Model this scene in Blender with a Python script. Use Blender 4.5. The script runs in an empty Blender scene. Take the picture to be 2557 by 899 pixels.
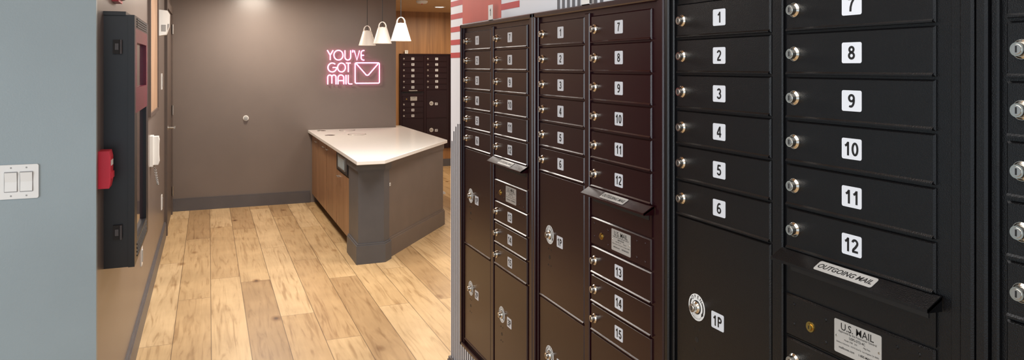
import bpy, math, random
from mathutils import Vector, Matrix
random.seed(4)
I = 0.0254
H = 62.5
sc = bpy.context.scene
sc.view_settings.view_transform = 'Standard'

# ------------------------------------------------------------ materials
def lin(c):
    return tuple(((v/255)/12.92 if v/255 <= .04045 else ((v/255+.055)/1.055)**2.4) for v in c)

class NT:
    def __init__(s, m):
        m.use_nodes = True
        s.t = m.node_tree; s.n = s.t.nodes; s.l = s.t.links
        s.b = s.n.get('Principled BSDF')
    def new(s, k, **kw):
        n = s.n.new(k)
        for a, v in kw.items(): setattr(n, a, v)
        return n
    def math(s, op, a, b=None):
        n = s.new('ShaderNodeMath', operation=op)
        for i, v in enumerate((a, b)):
            if v is None: continue
            if isinstance(v, (int, float)): n.inputs[i].default_value = v
            else: s.l.new(v, n.inputs[i])
        return n.outputs[0]
    def ramp(s, fac, stops):
        n = s.new('ShaderNodeValToRGB')
        e = n.color_ramp.elements
        while len(e) < len(stops): e.new(.5)
        for el, (p, c) in zip(e, stops):
            el.position = p; el.color = (*c, 1)
        s.l.new(fac, n.inputs[0])
        return n.outputs[0]
    def mix(s, fac, a, b, mode='MIX'):
        n = s.new('ShaderNodeMix', data_type='RGBA', blend_type=mode)
        for idx, v in ((0, fac), (6, a), (7, b)):
            if isinstance(v, (int, float)): n.inputs[idx].default_value = v
            elif isinstance(v, tuple): n.inputs[idx].default_value = (*v, 1)
            else: s.l.new(v, n.inputs[idx])
        return n.outputs[2]

def pmat(name, col, rough=.5, metal=0, var=.12, scale=8, bump=0, bscale=300, emit=0, ecol=None, spec=.5, coat=0):
    m = bpy.data.materials.new(name); t = NT(m)
    c = lin(col)
    tc = t.new('ShaderNodeTexCoord')
    nz = t.new('ShaderNodeTexNoise'); nz.inputs['Scale'].default_value = scale; nz.inputs['Detail'].default_value = 3
    t.l.new(tc.outputs['Object'], nz.inputs['Vector'])
    o = t.ramp(nz.outputs['Fac'], [(.3, tuple(v*(1-var) for v in c)), (.7, tuple(min(1, v*(1+var)) for v in c))])
    t.l.new(o, t.b.inputs['Base Color'])
    t.b.inputs['Roughness'].default_value = rough
    t.b.inputs['Metallic'].default_value = metal
    t.b.inputs['Specular IOR Level'].default_value = spec
    t.b.inputs['Coat Weight'].default_value = coat
    if bump:
        n2 = t.new('ShaderNodeTexNoise'); n2.inputs['Scale'].default_value = bscale; n2.inputs['Detail'].default_value = 2
        t.l.new(tc.outputs['Object'], n2.inputs['Vector'])
        bp = t.new('ShaderNodeBump'); bp.inputs['Strength'].default_value = bump; bp.inputs['Distance'].default_value = .002
        t.l.new(n2.outputs['Fac'], bp.inputs['Height']); t.l.new(bp.outputs[0], t.b.inputs['Normal'])
    if emit:
        t.b.inputs['Emission Color'].default_value = (*(ecol or c), 1)
        t.b.inputs['Emission Strength'].default_value = emit
    return m

def wood_mat(name, dark, light, axis='z', scale=1.0, rough=.42):
    m = bpy.data.materials.new(name); t = NT(m)
    tc = t.new('ShaderNodeTexCoord'); mp = t.new('ShaderNodeMapping')
    s = [28*scale]*3; s['xyz'.index(axis)] = 1.6*scale
    mp.inputs['Scale'].default_value = s
    t.l.new(tc.outputs['Object'], mp.inputs[0])
    nz = t.new('ShaderNodeTexNoise'); nz.inputs['Scale'].default_value = 1; nz.inputs['Detail'].default_value = 8; nz.inputs['Distortion'].default_value = .6
    t.l.new(mp.outputs[0], nz.inputs['Vector'])
    c = t.ramp(nz.outputs['Fac'], [(.3, lin(dark)), (.7, lin(light))])
    t.l.new(c, t.b.inputs['Base Color']); t.b.inputs['Roughness'].default_value = rough
    return m

def floor_mat():
    m = bpy.data.materials.new('oak_plank_floor'); t = NT(m)
    geo = t.new('ShaderNodeNewGeometry'); sp = t.new('ShaderNodeSeparateXYZ')
    t.l.new(geo.outputs['Position'], sp.inputs[0])
    X, Y = sp.outputs[0], sp.outputs[1]
    W, L = .205, 1.9
    xr = t.math('DIVIDE', t.math('ADD', X, 10.03), W)
    row = t.math('FLOOR', xr); fx = t.math('FRACT', xr)
    wn = t.new('ShaderNodeTexWhiteNoise', noise_dimensions='1D'); t.l.new(row, wn.inputs['W'])
    yr = t.math('ADD', t.math('DIVIDE', Y, L), t.math('MULTIPLY', wn.outputs['Value'], 7.3))
    pid = t.math('FLOOR', yr); fy = t.math('FRACT', yr)
    cv = t.new('ShaderNodeCombineXYZ'); t.l.new(row, cv.inputs[0]); t.l.new(pid, cv.inputs[1])
    w2 = t.new('ShaderNodeTexWhiteNoise', noise_dimensions='2D'); t.l.new(cv.outputs[0], w2.inputs['Vector'])
    rnd = w2.outputs['Value']
    base = t.ramp(rnd, [(0, lin((164, 134, 96))), (.25, lin((184, 153, 112))), (.65, lin((197, 167, 124))), (1, lin((209, 181, 140)))])
    gv = t.new('ShaderNodeCombineXYZ')
    t.l.new(t.math('MULTIPLY', X, 26), gv.inputs[0]); t.l.new(t.math('MULTIPLY', Y, 2.0), gv.inputs[1]); t.l.new(t.math('MULTIPLY', rnd, 57), gv.inputs[2])
    gn = t.new('ShaderNodeTexNoise'); gn.inputs['Scale'].default_value = 1; gn.inputs['Detail'].default_value = 8; gn.inputs['Distortion'].default_value = 1.5
    t.l.new(gv.outputs[0], gn.inputs['Vector'])
    g = t.ramp(gn.outputs['Fac'], [(.30, (.64, .57, .49)), (.47, (.93, .91, .88)), (.75, (1.06, 1.06, 1.05))])
    c = t.mix(1.0, base, g, 'MULTIPLY')
    bn = t.new('ShaderNodeTexNoise'); bn.inputs['Scale'].default_value = 3.2; bn.inputs['Detail'].default_value = 3
    t.l.new(geo.outputs['Position'], bn.inputs['Vector'])
    c = t.mix(1.0, c, t.ramp(bn.outputs['Fac'], [(.3, (.84, .82, .80)), (.7, (1.05, 1.05, 1.05))]), 'MULTIPLY')
    kv = t.new('ShaderNodeCombineXYZ')
    t.l.new(t.math('MULTIPLY', X, 3.4), kv.inputs[0]); t.l.new(t.math('MULTIPLY', Y, 1.9), kv.inputs[1])
    vo = t.new('ShaderNodeTexVoronoi'); vo.inputs['Scale'].default_value = 1
    t.l.new(kv.outputs[0], vo.inputs['Vector'])
    kn = t.ramp(vo.outputs['Distance'], [(.025, (.20, .14, .09)), (.06, (.60, .50, .40)), (.13, (1, 1, 1))])
    c = t.mix(1.0, c, kn, 'MULTIPLY')
    ex = t.math('MINIMUM', fx, t.math('SUBTRACT', 1, fx)); ey = t.math('MINIMUM', fy, t.math('SUBTRACT', 1, fy))
    gx = t.math('LESS_THAN', ex, .0105); gy = t.math('LESS_THAN', ey, .0011)
    gap = t.math('MAXIMUM', gx, gy)
    c = t.mix(t.math('MULTIPLY', gap, .72), c, lin((76, 54, 34)))
    t.l.new(c, t.b.inputs['Base Color'])
    t.b.inputs['Roughness'].default_value = .38
    bp = t.new('ShaderNodeBump'); bp.inputs['Strength'].default_value = .2; bp.inputs['Distance'].default_value = .002
    t.l.new(t.math('SUBTRACT', gn.outputs['Fac'], gap), bp.inputs['Height']); t.l.new(bp.outputs[0], t.b.inputs['Normal'])
    return m

M = {}
M['taupe'] = pmat('taupe_wall_paint', (112, 101, 95), .30, var=.05, scale=2, bump=.10, bscale=220)
M['gray'] = pmat('blue_gray_wall_paint', (144, 157, 162), .42, var=.05, scale=2, bump=.25, bscale=160)
M['white_wall'] = pmat('pale_gray_wall_paint', (232, 233, 238), .6, var=.02, scale=2, bump=.1)
M['ceil'] = pmat('warm_ceiling_paint', (200, 166, 126), .8, var=.04)
M['base'] = pmat('dark_gray_trim_paint', (84, 80, 82), .4, var=.05)
M['farwood'] = wood_mat('honey_wood_panel', (134, 94, 56), (168, 122, 76), 'z', .6)
M['cabwood'] = wood_mat('brown_oak_veneer', (126, 92, 62), (160, 120, 86), 'z', 1.0)
M['floor'] = floor_mat()
M['post'] = pmat('charcoal_paint', (82, 81, 84), .45, var=.06)
M['panel'] = pmat('taupe_panel_paint', (108, 96, 88), .5, var=.06, scale=5)
M['quartz'] = pmat('white_quartz', (236, 234, 230), .16, var=.01, scale=30)
M['steel'] = pmat('brushed_steel', (190, 188, 184), .3, 1, var=.08)
M['ringsteel'] = pmat('pale_steel_ring', (140, 134, 126), .3, .6, var=.05)
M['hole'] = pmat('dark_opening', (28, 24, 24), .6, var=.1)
M['chrome'] = pmat('chrome', (224, 218, 208), .16, 1, var=.05)
M['brass'] = pmat('brass', (190, 160, 90), .25, 1, var=.05)
M['black'] = pmat('black_powder_coat', (8, 8, 10), .30, .0, var=.15, scale=30, bump=.26, bscale=520, spec=.42)
M['bronze'] = pmat('burgundy_bronze_powder_coat', (33, 9, 13), .22, .0, var=.3, scale=1.5, bump=.08, bscale=520, spec=.45)  # burgundy reflection on the doors is put into the coat colour
M['label'] = pmat('silver_sticker', (198, 201, 207), .35, 0, var=.03)
M['plate'] = pmat('silver_metal_plate', (180, 178, 174), .38, .35, var=.05)
M['ink'] = pmat('black_ink', (12, 12, 14), .5, var=.05)
M['disc'] = pmat('white_sticker', (214, 214, 212), .4, var=.02)
M['plastic'] = pmat('white_plastic', (226, 226, 224), .35, var=.02)
M['gapgray'] = pmat('gray_shadow_plastic', (150, 150, 150), .5, var=.02)  # plain gray plastic of inserts, screws and phone cord
M['red'] = pmat('red_plastic', (200, 26, 52), .35, var=.05)
M['magenta'] = pmat('magenta_red_enamel', (120, 18, 54), .22, var=.1)  # reflection painted as colour on the cabinet door; the horn's own red
M['glass'] = pmat('dark_tinted_glass', (52, 20, 34), .07, var=.1, coat=.5)  # maroon reflection is put into the glass colour
M['panelblack'] = pmat('black_enamel', (28, 29, 33), .32, var=.1)
M['tan'] = wood_mat('cork_board', (140, 108, 84), (182, 150, 122), 'z', 1.5, .7)  # warm reflection on a door, put into a tan grain
M['doorbrown'] = pmat('dark_brown_door_paint', (86, 74, 68), .4, var=.06)
M['terracotta'] = pmat('terracotta_mural_paint', (196, 74, 56), .6, var=.05)
M['mred'] = pmat('red_mural_paint', (190, 52, 50), .6, var=.05)
M['mgray'] = pmat('gray_mural_paint', (92, 92, 98), .6, var=.04)
M['neon'] = pmat('pink_neon_tube', (255, 190, 225), .4, var=.01, emit=5.5, ecol=(1, .24, .50))
M['shade'] = pmat('white_enamel_shade', (236, 233, 228), .35, var=.02)
M['bulb'] = pmat('warm_bulb', (255, 220, 170), .4, var=.01, emit=7, ecol=(1, .80, .56))
M['cord'] = pmat('dark_cord', (24, 21, 21), .5, var=.05)
M['down'] = pmat('downlight_lens', (255, 245, 225), .4, var=.01, emit=8, ecol=(1, .9, .75))
M['screen'] = pmat('pale_blue_screen', (160, 178, 188), .25, var=.1, scale=60)

# ------------------------------------------------------------ mesh building
ORG = {}
_tc = {}
def from_curve(cu, name='tmp'):
    ob = bpy.data.objects.new(name, cu)
    sc.collection.objects.link(ob)
    bpy.context.view_layer.update()
    dg = bpy.context.evaluated_depsgraph_get()
    me = bpy.data.meshes.new_from_object(ob.evaluated_get(dg))
    vs = [tuple(v.co) for v in me.vertices]; fs = [tuple(p.vertices) for p in me.polygons]
    bpy.data.objects.remove(ob); bpy.data.curves.remove(cu); bpy.data.meshes.remove(me)
    return vs, fs

# bold grotesque numerals built from ribbon strokes (glyph box .56 x 1)
def ell(cx, cy, rx, ry, a0, a1, n=20):
    return [(cx+rx*math.cos(math.radians(a0+(a1-a0)*i/n)), cy+ry*math.sin(math.radians(a0+(a1-a0)*i/n))) for i in range(n+1)]
SW = .165
six = [(ell(.29, .305, .19, .222, 0, 360, 28), True), (ell(.345, .46, .245, .455, 188, 62, 14), False)]
GL = {
 '0': [(ell(.29, .5, .19, .418, 0, 360, 32), True)],
 '1': [([(.34, 0), (.34, 1.0)], False), ([(.10, .70), (.22, .765), (.31, .90)], False)],
 '2': [(ell(.28, .71, .19, .208, 172, -28, 14)+[(.33, .42), (.17, .24), (.115, .085)], False), ([(.06, .083), (.52, .083)], False)],
 '3': [(ell(.265, .715, .18, .203, 160, -90, 14), False), (ell(.265, .30, .205, .217, 92, -165, 16), False)],
 '4': [([(.415, 0), (.415, 1.0)], False), ([(.37, .93), (.085, .36)], False), ([(.03, .295), (.57, .295)], False)],
 '5': [([(.50, .915), (.16, .915)], False), ([(.185, .95), (.125, .47)], False), (ell(.275, .325, .20, .242, 140, -160, 16), False)],
 '6': six,
 '7': [([(.05, .915), (.53, .915)], False), ([(.48, .90), (.32, .62), (.235, .32), (.215, 0)], False)],
 '8': [(ell(.29, .735, .165, .182, 0, 360, 28), True), (ell(.29, .29, .195, .208, 0, 360, 28), True)],
 'P': [([(.14, 0), (.14, 1.0)], False), ([(.14, .915), (.34, .915)]+ell(.34, .705, .17, .21, 90, -90, 12)+[(.14, .495)], False)],
}
GL['9'] = [([(.58-x, 1-y) for x, y in p], c) for p, c in six]
def ribbon(pts, w, closed):
    if closed: pts = pts[:-1]
    n = len(pts); P = [Vector(p) for p in pts]; L, R = [], []
    for i in range(n):
        a = P[i-1] if (i > 0 or closed) else None
        b = P[(i+1) % n] if (i < n-1 or closed) else None
        t = Vector((0, 0))
        if a is not None: t += (P[i]-a).normalized()
        if b is not None: t += (b-P[i]).normalized()
        t.normalize(); nr = Vector((-t.y, t.x))
        k = 1
        if a is not None and b is not None:
            k = 1/max(.6, t.dot((b-P[i]).normalized()))
        L.append(P[i]+nr*w/2*k); R.append(P[i]-nr*w/2*k)
    vs = [tuple(v) for v in L+R]
    m = n if closed else n-1
    return vs, [(i, (i+1) % n, n+(i+1) % n, n+i) for i in range(m)]
def num_geo(s):
    k = ('num', s)
    if k not in _tc:
        vs, fs, x = [], [], 0
        for ch in s:
            for p, c in GL[ch]:
                v, f = ribbon(p, SW, c); o = len(vs)
                vs += [(a+x, b) for a, b in v]; fs += [tuple(i+o for i in q) for q in f]
            x += .60
        xs = [v[0] for v in vs]; ys = [v[1] for v in vs]
        cx = (min(xs)+max(xs))/2; cy = (min(ys)+max(ys))/2; h = max(ys)-min(ys); w = max(xs)-min(xs)
        _tc[k] = ([((v[0]-cx)/h, (v[1]-cy)/h) for v in vs], fs, w/h)
    return _tc[k]
def text_geo(s, bold, shear):
    if all(ch in GL for ch in s): return num_geo(s)
    k = (s, bold, shear)
    if k not in _tc:
        cu = bpy.data.curves.new('t', 'FONT'); cu.body = s; cu.size = 1; cu.offset = bold; cu.shear = shear
        cu.resolution_u = 3
        vs, fs = from_curve(cu)
        xs = [v[0] for v in vs]; ys = [v[1] for v in vs]
        cx = (min(xs)+max(xs))/2; cy = (min(ys)+max(ys))/2; h = max(ys)-min(ys); w = max(xs)-min(xs)
        _tc[k] = ([((v[0]-cx)/h, (v[1]-cy)/h) for v in vs], fs, w/h)
    return _tc[k]

class MB:
    def __init__(s): s.v = []; s.f = []; s.m = []; s.s = []; s.ml = []
    def mi(s, mat):
        if mat not in s.ml: s.ml.append(mat)
        return s.ml.index(mat)
    def add(s, vs, fs, mat, smooth=False):
        o = len(s.v); s.v += [tuple(v) for v in vs]; k = s.mi(mat)
        for f in fs: s.f.append(tuple(i+o for i in f)); s.m.append(k); s.s.append(smooth)
        return s
    def box(s, x0, x1, y0, y1, z0, z1, mat):
        return s.add([(x, y, z) for x in (x0, x1) for y in (y0, y1) for z in (z0, z1)],
              [(0, 1, 3, 2), (4, 6, 7, 5), (0, 4, 5, 1), (2, 3, 7, 6), (0, 2, 6, 4), (1, 5, 7, 3)], mat)
    def fbox(s, x0, x1, y0, y1, z0, z1, mat, c=.12):
        # box whose front (-y) edges are chamfered
        ym = y0+c
        vs = [(x0, y1, z0), (x1, y1, z0), (x1, y1, z1), (x0, y1, z1), (x0, ym, z0), (x1, ym, z0), (x1, ym, z1), (x0, ym, z1),
              (x0+c, y0, z0+c), (x1-c, y0, z0+c), (x1-c, y0, z1-c), (x0+c, y0, z1-c)]
        fs = [(0, 3, 2, 1), (8, 9, 10, 11)]
        for i in range(4):
            j = (i+1) % 4
            fs += [(i, j, j+4, i+4), (i+4, j+4, j+8, i+8)]
        return s.add(vs, fs, mat)
    def cyl(s, ax, c, r0, r1, a0, a1, mat, seg=28):
        def P(a, r, i):
            t = 2*math.pi*i/seg; p, q = c[0]+r*math.cos(t), c[1]+r*math.sin(t)
            return {'x': (a, p, q), 'y': (p, a, q), 'z': (p, q, a)}[ax]
        vs = [P(a0, r0, i) for i in range(seg)]+[P(a1, r1, i) for i in range(seg)]
        s.add(vs, [(i, (i+1) % seg, seg+(i+1) % seg, seg+i) for i in range(seg)], mat, True)
        s.add(vs[:seg], [tuple(range(seg))], mat); s.add(vs[seg:], [tuple(range(seg))], mat)
        return s
    def prism(s, poly, z0, z1, mat):
        n = len(poly)
        vs = [(x, y, z0) for x, y in poly]+[(x, y, z1) for x, y in poly]
        return s.add(vs, [tuple(range(n))[::-1], tuple(range(n, 2*n))]+[(i, (i+1) % n, n+(i+1) % n, n+i) for i in range(n)], mat)
    def prismx(s, poly, x0, x1, mat):
        n = len(poly)
        vs = [(x0, y, z) for y, z in poly]+[(x1, y, z) for y, z in poly]
        return s.add(vs, [tuple(range(n)), tuple(range(n, 2*n))[::-1]]+[(i, n+i, n+(i+1) % n, (i+1) % n) for i in range(n)], mat)
    def prismy(s, poly, y0, y1, mat):
        n = len(poly)
        vs = [(x, y0, z) for x, z in poly]+[(x, y1, z) for x, z in poly]
        return s.add(vs, [tuple(range(n)), tuple(range(n, 2*n))[::-1]]+[(i, n+i, n+(i+1) % n, (i+1) % n) for i in range(n)], mat)
    def strip(s, p0, p1, t, z0, z1, mat, e=0):
        d = Vector((p1[0]-p0[0], p1[1]-p0[1])).normalized(); n = Vector((d.y, -d.x))
        a = Vector(p0)-d*e; b = Vector(p1)+d*e
        return s.prism([tuple(a), tuple(b), tuple(b+n*t), tuple(a+n*t)][::-1], z0, z1, mat)
    def lathe(s, prof, c, mat, seg=36):
        vs = [(c[0]+r*math.cos(2*math.pi*i/seg), c[1]+r*math.sin(2*math.pi*i/seg), c[2]+z) for r, z in prof for i in range(seg)]
        fs = [(k*seg+i, k*seg+(i+1) % seg, (k+1)*seg+(i+1) % seg, (k+1)*seg+i) for k in range(len(prof)-1) for i in range(seg)]
        return s.add(vs, fs, mat, True)
    def text(s, body, h, c, mat, bold=.0, shear=0., rot=0., maxw=None, tilt=0., xs=1.0):
        vs, fs, ar = text_geo(body, bold, shear)
        if maxw and ar*h*xs > maxw: h = maxw/ar/xs
        out = []
        for x, y in vs:
            x, y = x*h*xs, y*h
            x, y = x*math.cos(rot)-y*math.sin(rot), x*math.sin(rot)+y*math.cos(rot)
            out.append((c[0]+x, c[1]+y*math.sin(tilt), c[2]+y*math.cos(tilt)))
        return s.add(out, fs, mat)
    def rrect(s, cx, cz, w, h, r, y0, y1, mat):
        p = []
        for sx, sz, a0 in ((1, -1, -90), (1, 1, 0), (-1, 1, 90), (-1, -1, 180)):
            for k in range(5):
                a = math.radians(a0+k*22.5)
                p.append((cx+sx*(w/2-r)+r*math.cos(a), cz+sz*(h/2-r)+r*math.sin(a)))
        return s.prismy(p, y0, y1, mat)
    def tube(s, pts, r, mat, cyc=False, res=3):
        cu = bpy.data.curves.new('c', 'CURVE'); cu.dimensions = '3D'; cu.bevel_depth = r; cu.bevel_resolution = res; cu.use_fill_caps = True
        sp = cu.splines.new('POLY'); sp.points.add(len(pts)-1)
        for p, q in zip(sp.points, pts): p.co = (*q, 1)
        sp.use_cyclic_u = cyc
        vs, fs = from_curve(cu)
        return s.add(vs, fs, mat, True)
    def mesh(s, name, origin=(0, 0, 0)):
        me = bpy.data.meshes.new(name)
        me.from_pydata([((x-origin[0])*I, (y-origin[1])*I, (z-origin[2])*I) for x, y, z in s.v], [], s.f)
        for m in s.ml: me.materials.append(M[m])
        me.polygons.foreach_set('material_index', s.m)
        me.polygons.foreach_set('use_smooth', s.s)
        me.update()
        return me
    def obj(s, name, origin=(0, 0, 0), parent=None, fixn=True, **props):
        me = s.mesh(name, origin)
        if fixn:
            import bmesh
            bm = bmesh.new(); bm.from_mesh(me); bmesh.ops.recalc_face_normals(bm, faces=bm.faces); bm.to_mesh(me); bm.free()
        return link(name, me, origin, parent, **props)

def link(name, data, origin, parent=None, **props):
    ob = bpy.data.objects.new(name, data)
    sc.collection.objects.link(ob)
    po = (0, 0, 0)
    if parent: ob.parent = parent; po = ORG[parent.name]
    ob.location = tuple((origin[i]-po[i])*I for i in range(3))
    ORG[ob.name] = tuple(origin)
    for k, v in props.items(): ob[k] = v
    return ob
def empty(name, origin, **props):
    e = link(name, None, origin, None, **props); e.empty_display_size = .05
    return e
S = dict(kind='structure')

# ------------------------------------------------------------ room shell
MB().box(-140, 185, -90, 447, -4, 0, 'floor').obj('floor', label='light oak wide plank floor', **S)
MB().box(-140, 185, -90, 451, 96, 100, 'ceil').obj('ceiling', label='warm beige ceiling', **S)
MB().box(-20, -15, 123.2, 351, 0, 96, 'taupe').obj('wall_left', label='satin taupe side wall', **S)
MB().box(-140, -15, 122, 123.2, 0, 96, 'gray').obj('wall_entry', label='blue-gray painted wall', **S)
MB().box(-20, 83.2, 351, 356, 0, 96, 'taupe').obj('wall_back', label='taupe painted wall behind the counter', **S)
MB().box(44.3, 62, -90, 140.5, 0, 96, 'white_wall').obj('wall_right', label='pale gray wall holding the mailboxes', **S)
MB().box(78, 185, 446.6, 451, 0, 96, 'farwood').obj('wall_far', label='honey coloured wood panelled wall', **S)
MB().box(78.2, 83.2, 356, 446.6, 0, 96, 'taupe').obj('wall_alcove', label='taupe wall', **S)
MB().box(185, 189, -90, 451, 0, 96, 'white_wall').obj('wall_side', label='pale gray wall', **S)

def bb(x0, x1, y0, y1, name, lab, h=5.4):
    b = MB(); b.box(x0, x1, y0, y1, 0, h-.5, 'base')
    dx, dy = x1-x0, y1-y0
    if dx > dy: b.box(x0, x1, (y0+.2), y1, h-.5, h, 'base')
    else: b.box(x0+(.2 if name != 'baseboard_left' else 0), x1-(.2 if name == 'baseboard_left' else 0), y0, y1, h-.5, h, 'base')
    b.obj(name, label=lab, **S)
bb(-15, -14.3, 123.2, 300, 'baseboard_left', 'dark gray baseboard')
bb(-15, 43, 350.3, 351, 'baseboard_back', 'dark gray baseboard')
bb(43.6, 44.3, -90, 140.5, 'baseboard_right', 'dark gray baseboard')
bb(83.2, 185, 445.9, 446.6, 'baseboard_far', 'dark gray baseboard', 4.5)

# mural on the mailbox wall (flat paint)
mu = MB(); X0, X1 = 44.24, 44.3
mu.box(X0, X1, 113.2, 133, 70.4, 96, 'terracotta')
z = 64.1
while z < 95:
    mu.box(X0, X1, 133, 140.4, z, z+1.0, 'mred')
    if z > 71: mu.box(X0, X1, 105.5, 113.2, z, z+1.0, 'mred')
    z += 2.5
mu.obj('trim_1', label='terracotta block with red horizontal stripes painted on the wall', **S)
mu = MB()
for i in range(34):
    y = 139.9-i*1.25
    top = [47.8, 49.8, 50.8, 51.4, 51.5, 51.2, 50.4][i] if i < 7 else 49
    p = [(y, 5.5), (y-.52, 5.5), (y-.52, top), (y, top)]
    mu.add([(X0, a, b) for a, b in p]+[(X1, a, b) for a, b in p], [(0, 1, 2, 3), (0, 4, 5, 1), (1, 5, 6, 2), (2, 6, 7, 3), (3, 7, 4, 0)], 'mgray')
for i in range(9):
    y = 92-i*1.5
    mu.box(X0, X1, y-.75, y, 69, 96, 'mgray')
mu.obj('trim_2', label='gray vertical pinstripe graphic painted on the wall', **S)

# ------------------------------------------------------------ mailboxes
VB = -51.2
zl = lambda v: v-VB
CW = 13.35; C2 = 15.15
lock_me = {}
def lock_mesh():
    if 'l' not in lock_me:
        b = MB()
        b.cyl('y', (0, 0), .58, .58, 0, -.10, 'chrome'); b.cyl('y', (0, 0), .56, .44, -.10, -.22, 'chrome')
        b.cyl('y', (0, 0), .42, .40, -.22, -.55, 'chrome'); b.cyl('y', (0, 0), .30, .28, -.55, -.60, 'steel')
        b.box(-.05, .05, -.62, -.58, -.19, .19, 'ink')
        lock_me['l'] = b.mesh('lock')
    return lock_me['l']
lab_me = {}
def label_mesh(s):
    if s not in lab_me:
        b = MB(); b.rrect(0, 0, 1.8, 1.52, .14, -.02, 0, 'label')
        b.text(s, 1.0, (0, -.03, 0), 'ink', maxw=1.5, xs=1.15)
        lab_me[s] = b.mesh('number_label')
    return lab_me[s]
def disc_mesh():
    if 'd' not in lock_me:
        b = MB(); b.cyl('y', (0, 0), 1.27, 1.27, 0, -.02, 'disc', 40)
        for i, ch in enumerate('OPEN'):
            a = math.radians(38-i*25.5)
            b.text(ch, .34, (-1.02*math.sin(a), -.03, 1.02*math.cos(a)), 'ink', bold=.02, rot=a)
        for i, ch in enumerate('REMOVEKEY'):
            a = math.radians(130+i*12.5)
            b.text(ch, .17, (-1.08*math.sin(a), -.03, 1.08*math.cos(a)), 'ink', rot=a+math.pi)
        for sx in (-1, 1):
            n = 10; vs = []
            for j in range(n):
                a = math.radians(52+j*7)*sx
                for r in (.93, 1.10): vs.append((r*math.sin(a), -.03, r*math.cos(a)))
            b.add(vs, [(2*j, 2*j+1, 2*j+3, 2*j+2) for j in range(n-1)], 'ink')
            a0 = math.radians(115)*sx; a1 = math.radians(136)*sx
            b.add([(.82*math.sin(a0), -.03, .82*math.cos(a0)), (1.2*math.sin(a0), -.03, 1.2*math.cos(a0)), (1.02*math.sin(a1), -.03, 1.02*math.cos(a1))], [(0, 1, 2)], 'ink')
        b.cyl('y', (0, 0), .66, .66, -.02, -.04, 'ink', 32)
        lock_me['d'] = b.mesh('lock_instruction_sticker')
    return lock_me['d']

def small_door(root, u0, vc, num, fin):
    c = (u0+CW/2, 0, zl(vc)); h = 1.65
    b = MB(); x0, x1 = u0, u0+CW
    b.fbox(x0, x1, 0, .5, c[2]-h, c[2]+h, fin, .13)
    b.prismx([(.1, c[2]-h), (-.13, c[2]-h+.02), (-.13, c[2]-h+.12), (.02, c[2]-h+.26)], x0+.1, x1-.1, fin)
    d = b.obj('door', c, root)
    link('lock', lock_mesh(), (u0+1.0, 0, c[2]), d)
    link('number_label', label_mesh(str(num)), c, d)
def parcel_door(root, u0, vt, vb, num, fin, vlock):
    zt, zb = zl(vt)-.09, zl(vb)+.09
    c = (u0+CW/2, 0, (zt+zb)/2)
    b = MB(); b.fbox(u0, u0+CW, 0, .5, zb, zt, fin, .13)
    b.prismx([(.1, zb), (-.13, zb+.02), (-.13, zb+.12), (.02, zb+.26)], u0+.1, u0+CW-.1, fin)
    zk = zl(vlock); ux = u0+3.3
    for dx, dz, r in ((-.4, -2.0, .13), (.4, -2.0, .13), (0, -3.1, .27), (-.4, -4.2, .13), (.4, -4.2, .13)):
        b.cyl('y', (ux+dx, zk+dz), r, r, -.01, .02, 'ink', 16)
    d = b.obj('parcel_door', c, root)
    st = link('lock_instruction_sticker', disc_mesh(), (ux, 0, zk), d, label='round white sticker reading OPEN')
    link('lock', lock_mesh(), (ux, -.04, zk), d)
    link('number_label', label_mesh(num), (u0+6.45, 0, zk-.35), d)
def outgoing(root, u0, fin):
    v0 = -14.75
    zt = zl(v0)
    b = MB()
    b.box(u0, u0+CW, .1, .5, zl(-18.15), zt-.1, fin)
    b.box(u0+.5, u0+CW-.5, .06, .1, zl(-16.4), zl(-15.2), 'ink')
    b.obj('outgoing_slot', (u0+CW/2, .1, zl(-16.5)), root)
    b = MB(); x0, x1 = u0-.35, u0+CW+.45
    b.prismx([(.1, zt+.02), (-.05, zt+.04), (-1.25, zt-.66), (-1.25, zt-.86), (-1.12, zt-.86), (.1, zt-.2)], x0, x1, fin)
    for xx in (x0, x1-.12):
        b.prismx([(.1, zt+.0), (-1.2, zt-.7), (-1.2, zt-.9), (.1, zt-.95)], xx, xx+.12, fin)
    hd = b.obj('mail_slot_hood', (u0+CW/2, 0, zt), root)
    tilt = math.atan2(1.2, .70)
    L = math.hypot(1.2, .70); ty, tz = 1.2/L, .70/L
    ny, nz = -tz, ty
    pc = (u0+CW*.50, -.66+ny*.02, zt-.31+nz*.02)
    b = MB(); hw, hh = 2.65, .50
    P = lambda a, q, o: (pc[0]+a, pc[1]+q*ty+o*ny, pc[2]+q*tz+o*nz)
    out = []
    for sx, sz, a0 in ((1, -1, -90), (1, 1, 0), (-1, 1, 90), (-1, -1, 180)):
        for k in range(4):
            a = math.radians(a0+k*30); out.append((sx*(hw-.18)+.18*math.cos(a), sz*(hh-.18)+.18*math.sin(a)))
    n = len(out)
    vs = [P(a, q, 0) for a, q in out]+[P(a, q, .03) for a, q in out]
    b.add(vs, [tuple(range(n, 2*n))]+[(i, (i+1) % n, n+(i+1) % n, n+i) for i in range(n)], 'plate')
    b.text('OUTGOING MAIL', .62, (pc[0], pc[1]+.045*ny, pc[2]+.045*nz), 'ink', bold=.014, shear=.25, tilt=tilt, maxw=4.9)
    b.obj('outgoing_mail_plate', pc, hd, fixn=False, label='silver plate reading OUTGOING MAIL')
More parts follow.
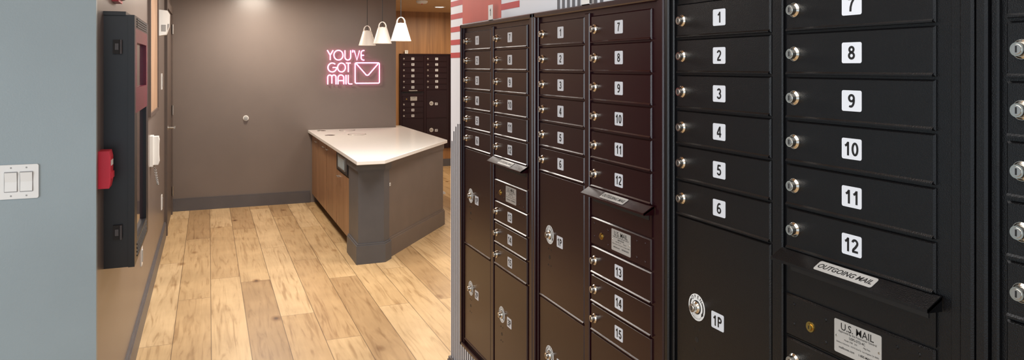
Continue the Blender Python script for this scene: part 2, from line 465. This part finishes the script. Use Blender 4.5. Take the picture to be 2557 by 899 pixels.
def master(root, u0, fin):
    vc = -20.0; z = zl(vc)
    c = (u0+CW/2, 0, z)
    b = MB(); b.fbox(u0, u0+CW, -.02, .5, z-1.66, z+1.66, fin, .13)
    for dx, dz in ((.9, .95), (.9, -.6), (4.2, .75), (4.2, -.95), (10.5, .9), (10.5, -.9), (12.2, 1.0), (12.2, -1.0)):
        b.cyl('y', (u0+dx, z+dz), .15, .12, -.02, -.08, fin, 16)
    d = b.obj('master_panel', c, root)
    b = MB(); lx, lz = u0+2.7, z-.25
    b.cyl('y', (lx, lz), .42, .40, -.02, -.10, 'brass'); b.cyl('y', (lx, lz), .28, .26, -.10, -.22, 'brass'); b.box(lx-.04, lx+.04, -.23, -.21, lz-.13, lz+.13, 'ink')
    b.obj('master_lock', (lx, 0, lz), d, label='small brass lock')
    px = u0+7.2
    b = MB(); b.rrect(px, z, 4.2, 2.45, .12, -.05, -.02, 'plate')
    y = -.06
    b.text('U.S. MAIL', .52, (px, y, z+.80), 'ink', bold=.006, maxw=3.3)
    b.text('Approved by the Postmaster General', .22, (px, y, z+.40), 'ink', maxw=3.4)
    b.text('USPS-STD-4C', .18, (px, y, z+.14), 'ink', bold=.01, maxw=1.7)
    b.text('Model 3700   S/N            Mfg Date', .15, (px, y, z-.14), 'ink', maxw=3.6)
    b.text('Salisbury Industries  1010 E 62nd St  Los Angeles CA 90001', .15, (px, y, z-.42), 'ink', maxw=3.8)
    b.text('mailboxes.com', .17, (px-.95, y, z-.76), 'ink', bold=.01, maxw=1.6)
    b.text('1-800-MAILBOX', .17, (px+.95, y, z-.76), 'ink', bold=.01, maxw=1.6)
    for sx in (-1, 1): b.cyl('y', (px+sx*1.9, z), .09, .07, -.05, -.09, 'chrome', 12)
    b.obj('mail_plate', (px, 0, z), d, fixn=False, label='silver plate reading U.S. MAIL')

def unit(loc, rotz, fin, swap, label, n):
    """local frame: x right, -y out of the wall, z up, origin at the cabinet's foot"""
    root = empty('mailbox_cabinet', (0, 0, 0), label=label, category='mailbox', group='bank of apartment mailboxes')
    b = MB(); T, B = zl(7.55), 0
    L, R = -1.6, 31.4
    b.box(L, R, .22, .95, B, T, fin)
    b.fbox(L, L+.75, -.45, .95, B, T, fin, .14); b.fbox(L+.75, L+1.25, -.12, .95, B, T, fin, .1)
    b.fbox(R-.9, R, -.45, .95, B, T, fin, .14); b.fbox(R-1.7, R-.95, -.15, .95, B, T, fin, .1)
    b.fbox(L, R, -.45, .95, T-.7, T, fin, .14); b.fbox(L, R, -.45, .95, B, B+.7, fin, .14)
    b.fbox(CW+.3, C2-.25, -.12, .95, zl(-50), zl(6.5), fin, .1)
    b.obj('frame', (0, 0, 0), root)
    ca, cb = (0, C2) if not swap else (C2, 0)
    for i in range(6):
        small_door(root, ca, 4.47-3.5*i, i+1, fin)
        small_door(root, cb, 4.47-3.5*i, i+7, fin)
    for i in range(3): small_door(root, cb, -23.5-3.5*i, i+13, fin)
    parcel_door(root, ca, -14.75, -32.25, '1P', fin, -23.1)
    parcel_door(root, ca, -32.25, -49.75, '2P', fin, -39.6)
    parcel_door(root, cb, -32.25, -49.75, '3P', fin, -39.6)
    outgoing(root, cb, fin); master(root, cb, fin)
    root.location = tuple(v*I for v in loc); root.rotation_euler = (0, 0, rotz)
    return root
D = 43.3
lbs = ['dark maroon-bronze apartment mailbox cabinet at the wall\'s end', 'dark maroon-bronze apartment mailbox cabinet with silver number stickers',
       'black textured apartment mailbox cabinet with outgoing mail slot', 'black textured apartment mailbox cabinet with chrome locks']
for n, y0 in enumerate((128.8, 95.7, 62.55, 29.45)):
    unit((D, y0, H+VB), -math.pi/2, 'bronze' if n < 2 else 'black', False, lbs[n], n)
unit((109.5, 445.6, H+VB), 0, 'bronze', True, 'dark mailbox cabinet on the honey wood wall', 4)

for n, (yy, s) in enumerate(((114.5, '1'), (81.3, '2'), (48.2, '3'))):
    b = MB(); x = 42.9; z0 = H+7.55
    b.box(x, x+.06, yy-1.0, yy+1.0, z0, z0+2.5, 'plastic'); b.box(x, x+1.3, yy-1.0, yy+1.0, z0, z0+.06, 'plastic')
    vs, fs, ar = text_geo(s, .03, 0)
    b.add([(x-.02, yy-p*1.2, z0+1.3+q*1.2) for p, q in vs], fs, 'ink')
    b.obj('number_tag', (x+.5, yy, z0), label='small white cabinet number tag on the mailbox frame', category='sign', group='cabinet number tags')
b = MB(); z0 = H+7.55; b.box(111, 113, 445.0, 445.06, z0, z0+2.1, 'plastic'); b.box(111, 113, 445, 446.2, z0, z0+.06, 'plastic')
b.text('13', .9, (112, 444.97, z0+1.1), 'ink', bold=.03)
b.obj('number_tag', (112, 445, z0), label='small white cabinet number tag on the mailbox frame', category='sign', group='cabinet number tags')

# ------------------------------------------------------------ island
root = empty('packing_island', (60, 290, 0), label='taupe and wood package counter cabinet with charcoal corner post', category='counter')
A_, B_, C_, E_, F_ = (44.8, 350.2), (44.8, 236.4), (51.5, 236.4), (85.7, 282), (85.7, 350.2)
b = MB()
b.prism([A_, B_, C_, E_, F_], 4, 31.95, 'panel')
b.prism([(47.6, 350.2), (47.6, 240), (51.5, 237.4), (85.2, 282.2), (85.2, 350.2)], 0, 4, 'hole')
b.obj('body', (60, 290, 0), root)
b = MB()
pc = [(43.7, 252), (43.7, 235.4), (51.9, 235.4), (54.4, 238.7), (54.4, 252)]
b.prism(pc, 0, 31.9, 'post')
g = lambda e: [(43.7-e, 252), (43.7-e, 235.4-e), (51.9+e*.5, 235.4-e), (54.4+e*.9, 238.7-e*.45), (54.4+e*.9, 252)]
b.prism(g(.7), 29.6, 31.93, 'post'); b.prism(g(.35), 29.1, 29.6, 'post'); b.prism(g(.7), 0, 5.8, 'post'); b.prism(g(.4), 5.8, 6.3, 'post')
b.obj('corner_post', (48, 240, 0), root, label='charcoal painted corner post')
b = MB()
P0 = (54.4, 240.3)
b.strip(P0, E_, .45, 29.9, 31.9, 'panel'); b.strip(P0, E_, .25, 29.5, 29.9, 'panel')
b.obj('top_rail', (68, 260, 30), root)
b = MB(); b.strip(P0, (85.9, 282.3), .65, 0, 5.6, 'panel'); b.strip(P0, E_, .35, 5.6, 6.2, 'panel')
b.obj('island_baseboard', (68, 260, 0), root)
def cdoor(y0, y1, z0, z1, nm, hy=None, hz=None, hl=3.5):
    b = MB(); b.box(43.9, 44.8, y0+.3, y1-.3, z0, z1, 'cabwood')
    o = b.obj(nm, (44.3, (y0+y1)/2, (z0+z1)/2), root)
    if hy:
        h = MB(); h.cyl('y', (43.0, hz), .2, .2, hy-hl/2, hy+hl/2, 'steel', 14)
        for q in (-1, 1): h.cyl('x', (hy+q*hl*.38, hz), .13, .13, 43.0, 43.9, 'steel', 12)
        h.obj('handle', (43.2, hy, hz), o, label='brushed steel bar handle')
    return o
b = MB(); b.box(44.2, 44.8, 252.2, 350.1, 4, 31.8, 'hole'); b.obj('carcass_edge', (44.5, 300, 4), root)
cdoor(328, 350, 4.2, 31.6, 'cabinet_door', 331.5, 29.6); cdoor(305.2, 328, 4.2, 31.6, 'cabinet_door', 309, 29.6)
cdoor(280, 304.6, 4.2, 31.6, 'cabinet_door', 299, 29.6)
cdoor(253, 279.4, 4.2, 24.4, 'cabinet_door', 272, 22.8)
b = MB(); b.box(43.9, 44.8, 253.1, 279.3, 24.7, 31.6, 'hole')
b.box(43.6, 43.9, 255, 277, 25.2, 31.2, 'panelblack')
b.obj('drawer_front', (44.3, 266, 28), root, label='dark recessed appliance front')
b = MB()
b.box(43.3, 43.6, 259, 273, 26, 30.6, 'steel'); b.box(43.2, 43.3, 260, 272, 26.5, 30.1, 'screen')
b.obj('display', (43.4, 266, 28.5), root, label='pale blue display in a steel bezel')
d = Vector((31.3, 41.7)).normalized(); nrm = Vector((d.y, -d.x))
q = Vector(P0)+d*.6
b = MB(); b.prism([tuple(q+nrm*.0), tuple(q+d*.9), tuple(q+d*.9+nrm*.2), tuple(q+nrm*.2)], 23.2, 24.2, 'plastic')
b.prism([tuple(q+d*.3+nrm*.2), tuple(q+d*.6+nrm*.2), tuple(q+d*.6+nrm*.26), tuple(q+d*.3+nrm*.26)], 23.5, 23.9, 'gapgray')
b.obj('button', (q.x, q.y, 23.2), root, label='small white round button')

wt = MB().prism([(42.2, 350.9), (42.2, 229.5), (50.9, 229.5), (87.8, 283), (87.8, 361), (83.5, 361), (83.5, 350.9)], 32.0, 33.2, 'quartz').obj(
    'countertop', (60, 290, 32), label='white quartz worktop with an angled front edge', category='countertop')
md = wt.modifiers.new('bevel', 'BEVEL'); md.width = .12*I; md.segments = 2
for (x, y, r, m1, nm) in ((47.4, 344.5, 2.0, 'hole', 'cable_grommet'), (47.6, 320.5, 2.1, 'hole', 'cable_grommet'), (58.6, 342.5, 3.6, 'quartz', 'waste_ring'), (59, 320.5, 3.9, 'quartz', 'waste_ring')):
    b = MB(); b.lathe([(r, 0), (r, .08), (r-.35, .1), (r-.45, .02)], (x, y, 33.2), 'ringsteel')
    b.cyl('z', (x, y), r-.4, r-.4, 33.2, 33.24, m1)
    b.obj(nm, (x, y, 33.2), wt, label='steel rimmed round opening')

# ------------------------------------------------------------ pendants
for n, (x, y) in enumerate(((60, 303.4), (60, 274.8), (60, 246))):
    zb = H+8.4
    root = empty('pendant_lamp', (x, y, 95.9), label='white enamel cone pendant lamp with arched loop top above the counter', category='lamp', group='white pendant lamps')
    b = MB(); pr = [(3.45, 0), (3.42, .15), (2.98, 1.6), (2.5, 3.2), (2.02, 4.8), (1.72, 5.8), (1.55, 6.05), (1.3, 6.05), (1.55, 5.7), (1.9, 4.7), (2.38, 3.1), (2.86, 1.6), (3.32, .1), (3.45, 0)]
    b.lathe(pr, (x, y, zb), 'shade', 40)
    arc = []
    for k in range(17):
        a = math.pi*k/16
        arc.append((x+1.22*math.cos(a), y, zb+6.2+1.7*math.sin(a)))
    arc = [(x+1.42, y, zb+5.7)]+arc+[(x-1.42, y, zb+5.7)]
    vs = []; n_ = len(arc)
    for k, (ax, ay, az) in enumerate(arc):
        a = math.pi*max(0, min(16, k-1))/16
        nx, nz = math.cos(a), math.sin(a)
        for w_, t_ in ((-.45, .0), (.45, 0), (.45, .26), (-.45, .26)):
            vs.append((ax+nx*t_, ay+w_, az+nz*t_))
    fs = [(4*k+j, 4*k+(j+1) % 4, 4*k+4+(j+1) % 4, 4*k+4+j) for k in range(n_-1) for j in range(4)]
    b.add(vs, fs, 'shade', False)
    b.obj('lamp_shade', (x, y, zb), root)
    b = MB(); b.cyl('z', (x, y), .14, .14, zb+6, 95.3, 'cord', 10); b.cyl('z', (x, y), .45, .35, zb+4.7, zb+6.2, 'steel', 16)
    b.obj('cord', (x, y, 95), root)
    MB().cyl('z', (x, y), 2.2, 2.4, 95.2, 95.9, 'cord', 24).obj('canopy', (x, y, 95.5), root)
    b = MB(); b.lathe([(.01, -1.0), (.6, -.85), (.95, -.3), (.95, .2), (.6, .9), (.4, 1.6), (.4, 2.0)], (x, y, zb+2.7), 'bulb', 20)
    b.obj('bulb', (x, y, zb+2.6), root)

# ------------------------------------------------------------ neon sign
k = .1876; sx0, sz0, ny = 50.6, H+7.5, 349.9
def pt(x, y): return (sx0+x*k, ny, sz0-y*k)
def arcp(cx, cy, rx, ry, a0, a1, n=18):
    return [(cx+rx*math.cos(math.radians(a0+(a1-a0)*i/n)), cy-ry*math.sin(math.radians(a0+(a1-a0)*i/n))) for i in range(n+1)]
root = empty('neon_sign', (62.5, 351, H-8.5), label="glowing pink neon sign reading YOU'VE GOT MAIL with an envelope", category='neon sign')
def neon(nm, strokes, lab):
    b = MB()
    for s_, cyc in strokes:
        if cyc: s_ = s_[:-1]
        b.tube([pt(*p) for p in s_], .25, 'neon', cyc, 2)
    x, _, z = pt(*strokes[0][0][0]); b.cyl('y', (x, z), .1, .1, ny, 351, 'plastic', 8)
    return b.obj(nm, pt(*strokes[0][0][0]), root, fixn=False, label=lab)
neon('neon_word', [([(1, 1), (8, 13)], 0), ([(15, 1), (8, 13), (8, 25)], 0), (arcp(28, 13, 11, 12, 0, 360, 28), 1),
     ([(44, 1)]+arcp(51, 17, 7, 8, 180, 360)+[(58, 1)], 0), ([(63.5, 0), (63, 6)], 0), ([(67, 1), (73.5, 25), (80, 1)], 0),
     ([(92, 1), (90, 1)]+arcp(90, 7, 6, 6, 90, 180, 5)+arcp(90, 19, 6, 6, 180, 270, 5)+[(92, 25)], 0), ([(84, 13), (91, 13)], 0)], "pink neon word YOU'VE")
neon('neon_word', [(arcp(13, 43.5, 10.5, 11, 48, 360, 24)+[(14, 43.5)], 0), (arcp(35.5, 43.5, 9.5, 11, 0, 360, 28), 1),
     ([(46.5, 32.5), (58, 32.5)], 0), ([(52.2, 32.5), (52.2, 55)], 0)], 'pink neon word GOT')
neon('neon_word', [([(2, 85), (2, 66)]+arcp(7, 67, 5, 5, 180, 0, 10)+[(12, 83)], 0), ([(12, 67)]+arcp(17, 67, 5, 5, 180, 0, 10)+[(22, 85)], 0),
     ([(27, 85)]+arcp(34, 69, 7, 7, 180, 0, 14)+[(41, 85)], 0), ([(27, 76), (41, 76)], 0), ([(46.5, 62), (46.5, 85)], 0),
     ([(52, 62), (52, 80)]+arcp(55, 80.5, 3, 4, 180, 270, 5)+[(62, 84.5)], 0)], 'pink neon word MAIL')
neon('neon_envelope', [([(73, 32), (126, 32)]+arcp(127, 35, 3, 3, 90, 0, 5)+arcp(127, 80, 3, 3, 0, -90, 5)+[(126, 83), (73, 83)]+arcp(72, 80, 3, 3, 270, 180, 5)+arcp(72, 35, 3, 3, 180, 91, 5)+[(73, 32)], 1),
     ([(72, 34), (95.5, 61)]+arcp(99.5, 59, 5, 4, 220, 320, 6)+[(103.5, 61), (127, 34)], 0)], 'pink neon envelope outline')

# wall bumper on back wall
b = MB(); b.cyl('y', (15.4, 39.3), 1.25, 1.15, 351, 350.6, 'plastic'); b.cyl('y', (15.4, 39.3), .95, .8, 350.6, 350.0, 'steel'); b.cyl('y', (15.4, 39.3), .55, .4, 350.0, 349.8, 'gapgray')
b.obj('door_stop', (15.4, 351, 39.3), label='small round white and steel door stop on the taupe wall', category='door stop')

# ------------------------------------------------------------ entry wall switch
cx, cz = -24.45, 46.4
root = MB().rrect(cx, cz, 4.75, 4.75, .25, 121.75, 122, 'plastic').obj('light_switch', (cx, 122, cz), label='white wall plate with two wide rocker switches', category='light switch')
for dx in (.92, -.92):
    b = MB(); b.rrect(cx+dx, cz, 1.62, 2.85, .1, 121.72, 121.76, 'gapgray')
    b.prismx([(121.72, cz-1.3), (121.55, cz-1.3), (121.66, cz), (121.45, cz+1.3), (121.72, cz+1.3)], cx+dx-.72, cx+dx+.72, 'plastic')
    b.obj('rocker', (cx+dx, 121.7, cz), root)
for dx in (.92, -.92):
    b = MB(); [b.cyl('y', (cx+dx, cz+q), .12, .1, 121.75, 121.71, 'gapgray', 10) for q in (1.95, -1.95)]
    b.obj('screw', (cx+dx, 121.7, cz), root)

# ------------------------------------------------------------ fire alarm cabinet
W0 = -15
zt, zb = H+8.0, H-31.4
root = empty('fire_alarm_cabinet', (-13, 144, zb), label='black fire alarm control cabinet with red framed window', category='alarm panel')
b = MB(); b.box(W0, -11.6, 130.3, 158, zb, zt, 'panelblack'); b.box(W0, -11.9, 129.9, 158.4, zt-.1, zt+.5, 'panelblack')
b.obj('body', (-13, 144, zb), root)
b = MB(); f0, f1 = -11.6, -10.7
b.box(f0, f1, 130.0, 132, zb, zt, 'panelblack'); b.box(f0, f1, 156, 158.3, zb, zt, 'panelblack')
b.box(f0, f1, 132, 156, zt-2.0, zt, 'panelblack'); b.box(f0, f1, 132, 156, zb, zb+3.2, 'panelblack')
b.box(f0, f1, 132, 156, zt-4.2, zt-2, 'magenta'); b.box(f0, f1, 132, 156, zt-15.5, zt-11.5, 'magenta')  # magenta reflection painted onto the door front
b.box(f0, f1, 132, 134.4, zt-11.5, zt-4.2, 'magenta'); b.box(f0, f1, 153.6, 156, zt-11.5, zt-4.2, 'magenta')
b.box(f0, f1, 132, 134.4, zb+3.2, zt-15.5, 'panelblack'); b.box(f0, f1, 153.6, 156, zb+3.2, zt-15.5, 'panelblack')
for i in range(4):
    b.box(f1, f1+.1, 134, 154, zb+.7+i*.6, zb+.95+i*.6, 'hole'); b.box(f1, f1+.1, 134, 154, zt-1.7+i*.4, zt-1.5+i*.4, 'hole')
dr = b.obj('door', (-11, 144, zb), root, label='black door with a magenta-red upper frame')
MB().box(f0+.1, f0+.35, 134.4, 153.6, zt-11.5, zt-4.2, 'glass').obj('window_pane', (-11.4, 144, zt-8), dr, label='dark tinted glass')
MB().box(f0+.1, f0+.35, 134.4, 153.6, zb+3.2, zt-15.5, 'glass').obj('window_pane', (-11.4, 144, zb+12), dr, label='dark tinted glass')
for zz in (zt-5, zt-33.8):
    b = MB(); b.box(-13.7, -12.5, 129.8, 130.3, zz-1.1, zz+1.1, 'hole'); b.cyl('z', (-12.6, 129.7), .2, .2, zz-1.1, zz+1.1, 'base', 12)
    b.box(-13.4, -12.9, 129.65, 129.8, zz-.5, zz+.5, 'base')
    b.obj('hinge', (-13, 129.9, zz), root)

# pull station
z0 = H-18.1
root = empty('fire_pull_station', (-15, 125.8, z0), label='red fire alarm pull station on the wall', category='fire alarm')
b = MB(); b.prismy([(-15, z0), (-13.6, z0), (-13.4, z0+1), (-13.4, z0+4.6), (-13.6, z0+5.5), (-15, z0+5.5)], 124.2, 127.6, 'red'); b.obj('body', (-15, 125.8, z0), root)
b = MB(); b.box(-13.4, -13.2, 124.6, 127.2, z0+1.4, z0+2.3, 'red'); b.box(-13.4, -13.33, 124.8, 127.0, z0+3.3, z0+4.1, 'disc')
b.obj('handle', (-13.4, 125.8, z0+1.6), root, label='red pull bar with white stripe')
b = MB(); b.box(-15, -14, 141, 147, 73.4, 78.4, 'red'); b.prismy([(-14, 73.8), (-12.6, 74.4), (-12.6, 77.4), (-14, 78)], 142, 146, 'magenta')
b.obj('alarm_horn', (-14, 144, 73.4), label='red fire alarm horn above the cabinet', category='fire alarm')
b = MB(); b.prismy([(-15, H+9.4), (-12.4, H+9.9), (-11.5, H+12.5), (-11.4, H+16.5), (-12, H+17.5), (-15, H+17.8)], 258, 262.8, 'plastic')
ro = b.obj('motion_detector', (-14, 260, H+9.4), label='white plastic motion detector on the side wall', category='detector')
b = MB(); b.prismy([(-12.0, H+11.2), (-11.45, H+12.6), (-11.4, H+13.3), (-11.9, H+13.3)], 257.9, 258.0, 'gapgray'); b.box(-13.6, -12.4, 257.85, 258, H+11, H+13, 'gapgray')
b.obj('lens', (-12, 258, H+12), ro)

# made-up panel for a door's warm reflection, keypad, outlets
b = MB(); b.box(-14.98, -14.6, 221, 254, H-12.7, H+27, 'tan')
for (y0, y1, za, zc) in ((220, 221, H-13.7, H+28), (254, 255, H-13.7, H+28), (221, 254, H-13.7, H-12.7), (221, 254, H+27, H+28)):
    b.box(-14.98, -14.2, y0, y1, za, zc, 'doorbrown')
b.obj('notice_board', (-15, 238, H-13.7), label='tan cork notice board in a brown frame', category='notice board')
def plate(name, y, z, lab, cat, w=2.8, h=4.6):
    b = MB(); b.box(-15, -14.75, y-w/2, y+w/2, z-h/2, z+h/2, 'plastic'); b.box(-14.75, -14.6, y-w*.25, y+w*.25, z-h*.3, z+h*.3, 'gapgray')
    b.obj(name, (-15, y, z), label=lab, category=cat)
plate('keypad', 283, 57.2, 'white keypad plate beside the door', 'keypad', 3.4, 5.5)
plate('wall_outlet', 283, 15.6, 'white wall outlet low beside the door', 'outlet', 3, 5)
plate('wall_outlet', 199, 17, 'white wall outlet above the baseboard', 'outlet', 3, 4.6)
# phone
root = empty('wall_phone', (-15, 230, H-28), label='white wall phone with hanging coiled cord', category='telephone')
b = MB(); b.box(-15, -14.2, 227.6, 232.4, H-27.8, H-19.4, 'plastic'); b.obj('base', (-15, 230, H-24), root)
b = MB()
b.prismy([(-14.2, H-27.4), (-12.9, H-27.4), (-12.7, H-26.6), (-12.8, H-25), (-12.8, H-22), (-12.7, H-20.6), (-12.9, H-19.6), (-14.2, H-19.6)], 228.2, 231.6, 'plastic')
b.obj('handset', (-13.4, 230, H-23.5), root)
pts = []
for i in range(160):
    t = i/159; a = t*2*math.pi*22
    th = math.pi*t
    pts.append((-14.0+.22*math.cos(a)+.9*math.sin(th), 228.9+2.4*t+.22*math.sin(a), H-27.6-5.6*math.sin(th)))
b = MB(); b.tube(pts, .07, 'gapgray', False, 1); b.obj('coiled_cord', (-14, 230, H-28), root, fixn=False)

# door in left wall
root = empty('door_1', (-14.8, 326, 0), label='dark brown flush door with lever handle', **S)
b = MB(); b.box(-15, -14.5, 305, 343, .3, 84, 'doorbrown'); b.obj('door_leaf', (-14.8, 324, 0), root)
b = MB()
b.box(-15, -14.0, 301.5, 304.8, 0, 87, 'doorbrown'); b.box(-15, -14.0, 343.2, 346.5, 0, 87, 'doorbrown'); b.box(-15, -14.0, 304.8, 343.2, 84.2, 87, 'doorbrown')
b.obj('door_frame', (-14.5, 324, 0), root)
b = MB(); b.cyl('x', (309, 39.2), 1.1, 1.0, -14.5, -14.1, 'steel'); b.cyl('x', (309, 39.2), .4, .4, -14.1, -12.0, 'steel', 14); b.cyl('y', (-12.0, 39.2), .42, .36, 308.7, 313.5, 'steel', 14)
b.obj('lever_handle', (-14, 309, 39.2), root, label='satin steel lever handle')
for zz in (10, 44, 78):
    MB().cyl('z', (-13.85, 343), .35, .35, zz-2, zz+2, 'steel', 12).obj('hinge', (-13.9, 343, zz), root)

# ceiling fixtures in far room
b = MB(); b.lathe([(3.4, 0), (3.4, -.25), (2.6, -.3), (2.5, -.05)], (121, 405, 96), 'plastic'); b.cyl('z', (121, 405), 2.5, 2.5, 95.98, 95.85, 'down')
b.obj('downlight', (121, 405, 96), label='round white recessed downlight in the ceiling', category='ceiling light')
b = MB(); b.lathe([(3.0, 0), (3.0, -.7), (2.2, -1.4), (.01, -1.5)], (101.5, 371, 96), 'plastic'); b.cyl('z', (101.5, 371), .4, .3, 94.5, 94.2, 'red', 12)
b.obj('smoke_detector', (101.5, 371, 96), label='round white smoke detector on the ceiling', category='smoke detector')
b = MB(); b.prismy([(103.5, 0), (107.5, 0), (107.2, .9), (105.5, 1.6), (103.8, .7)], 349, 352, 'plastic')
b.obj('door_wedge', (105.5, 350, 0), label='small white door wedge on the oak floor', category='door wedge')

# ------------------------------------------------------------ lights
def area(name, loc, sx, sy, power, col, rot=(0, 0, 0)):
    l = bpy.data.lights.new(name, 'AREA'); l.shape = 'RECTANGLE'; l.size = sx*I; l.size_y = sy*I; l.energy = power; l.color = col
    o = bpy.data.objects.new(name, l); sc.collection.objects.link(o); o.location = tuple(v*I for v in loc); o.rotation_euler = rot
    return o
area('ceiling_light_corridor', (20, 205, 95.5), 26, 80, 70, (1, .95, .88))
area('ceiling_light_back', (20, 322, 95.5), 12, 12, 40, (1, .88, .74))
area('ceiling_light_near', (5, 20, 95.5), 60, 80, 42, (.96, .98, 1))
area('ceiling_light_island', (78, 215, 95.5), 30, 50, 50, (1, .94, .86))
area('ceiling_light_far', (125, 395, 93), 40, 40, 42, (1, .82, .62))
area('daylight_window', (-110, 10, 55), 80, 70, 58, (.86, .94, 1), (0, math.radians(-90), math.radians(25)))  # unseen lamp added to bring more daylight in from the left
w = bpy.data.worlds.new('w'); sc.world = w; w.use_nodes = True
bg = w.node_tree.nodes['Background']; bg.inputs[0].default_value = (.76, .88, 1, 1); bg.inputs[1].default_value = 1.0

# ------------------------------------------------------------ camera
cam = bpy.data.cameras.new('cam'); co = bpy.data.objects.new('camera', cam); sc.collection.objects.link(co)
cam.sensor_width = 36; cam.lens = 1857*36/2557; cam.shift_y = -284.5/2557; cam.clip_start = .02
co.location = (0, 0, H*I); co.rotation_euler = (math.radians(90), 0, -math.atan(758/1857))
sc.camera = co
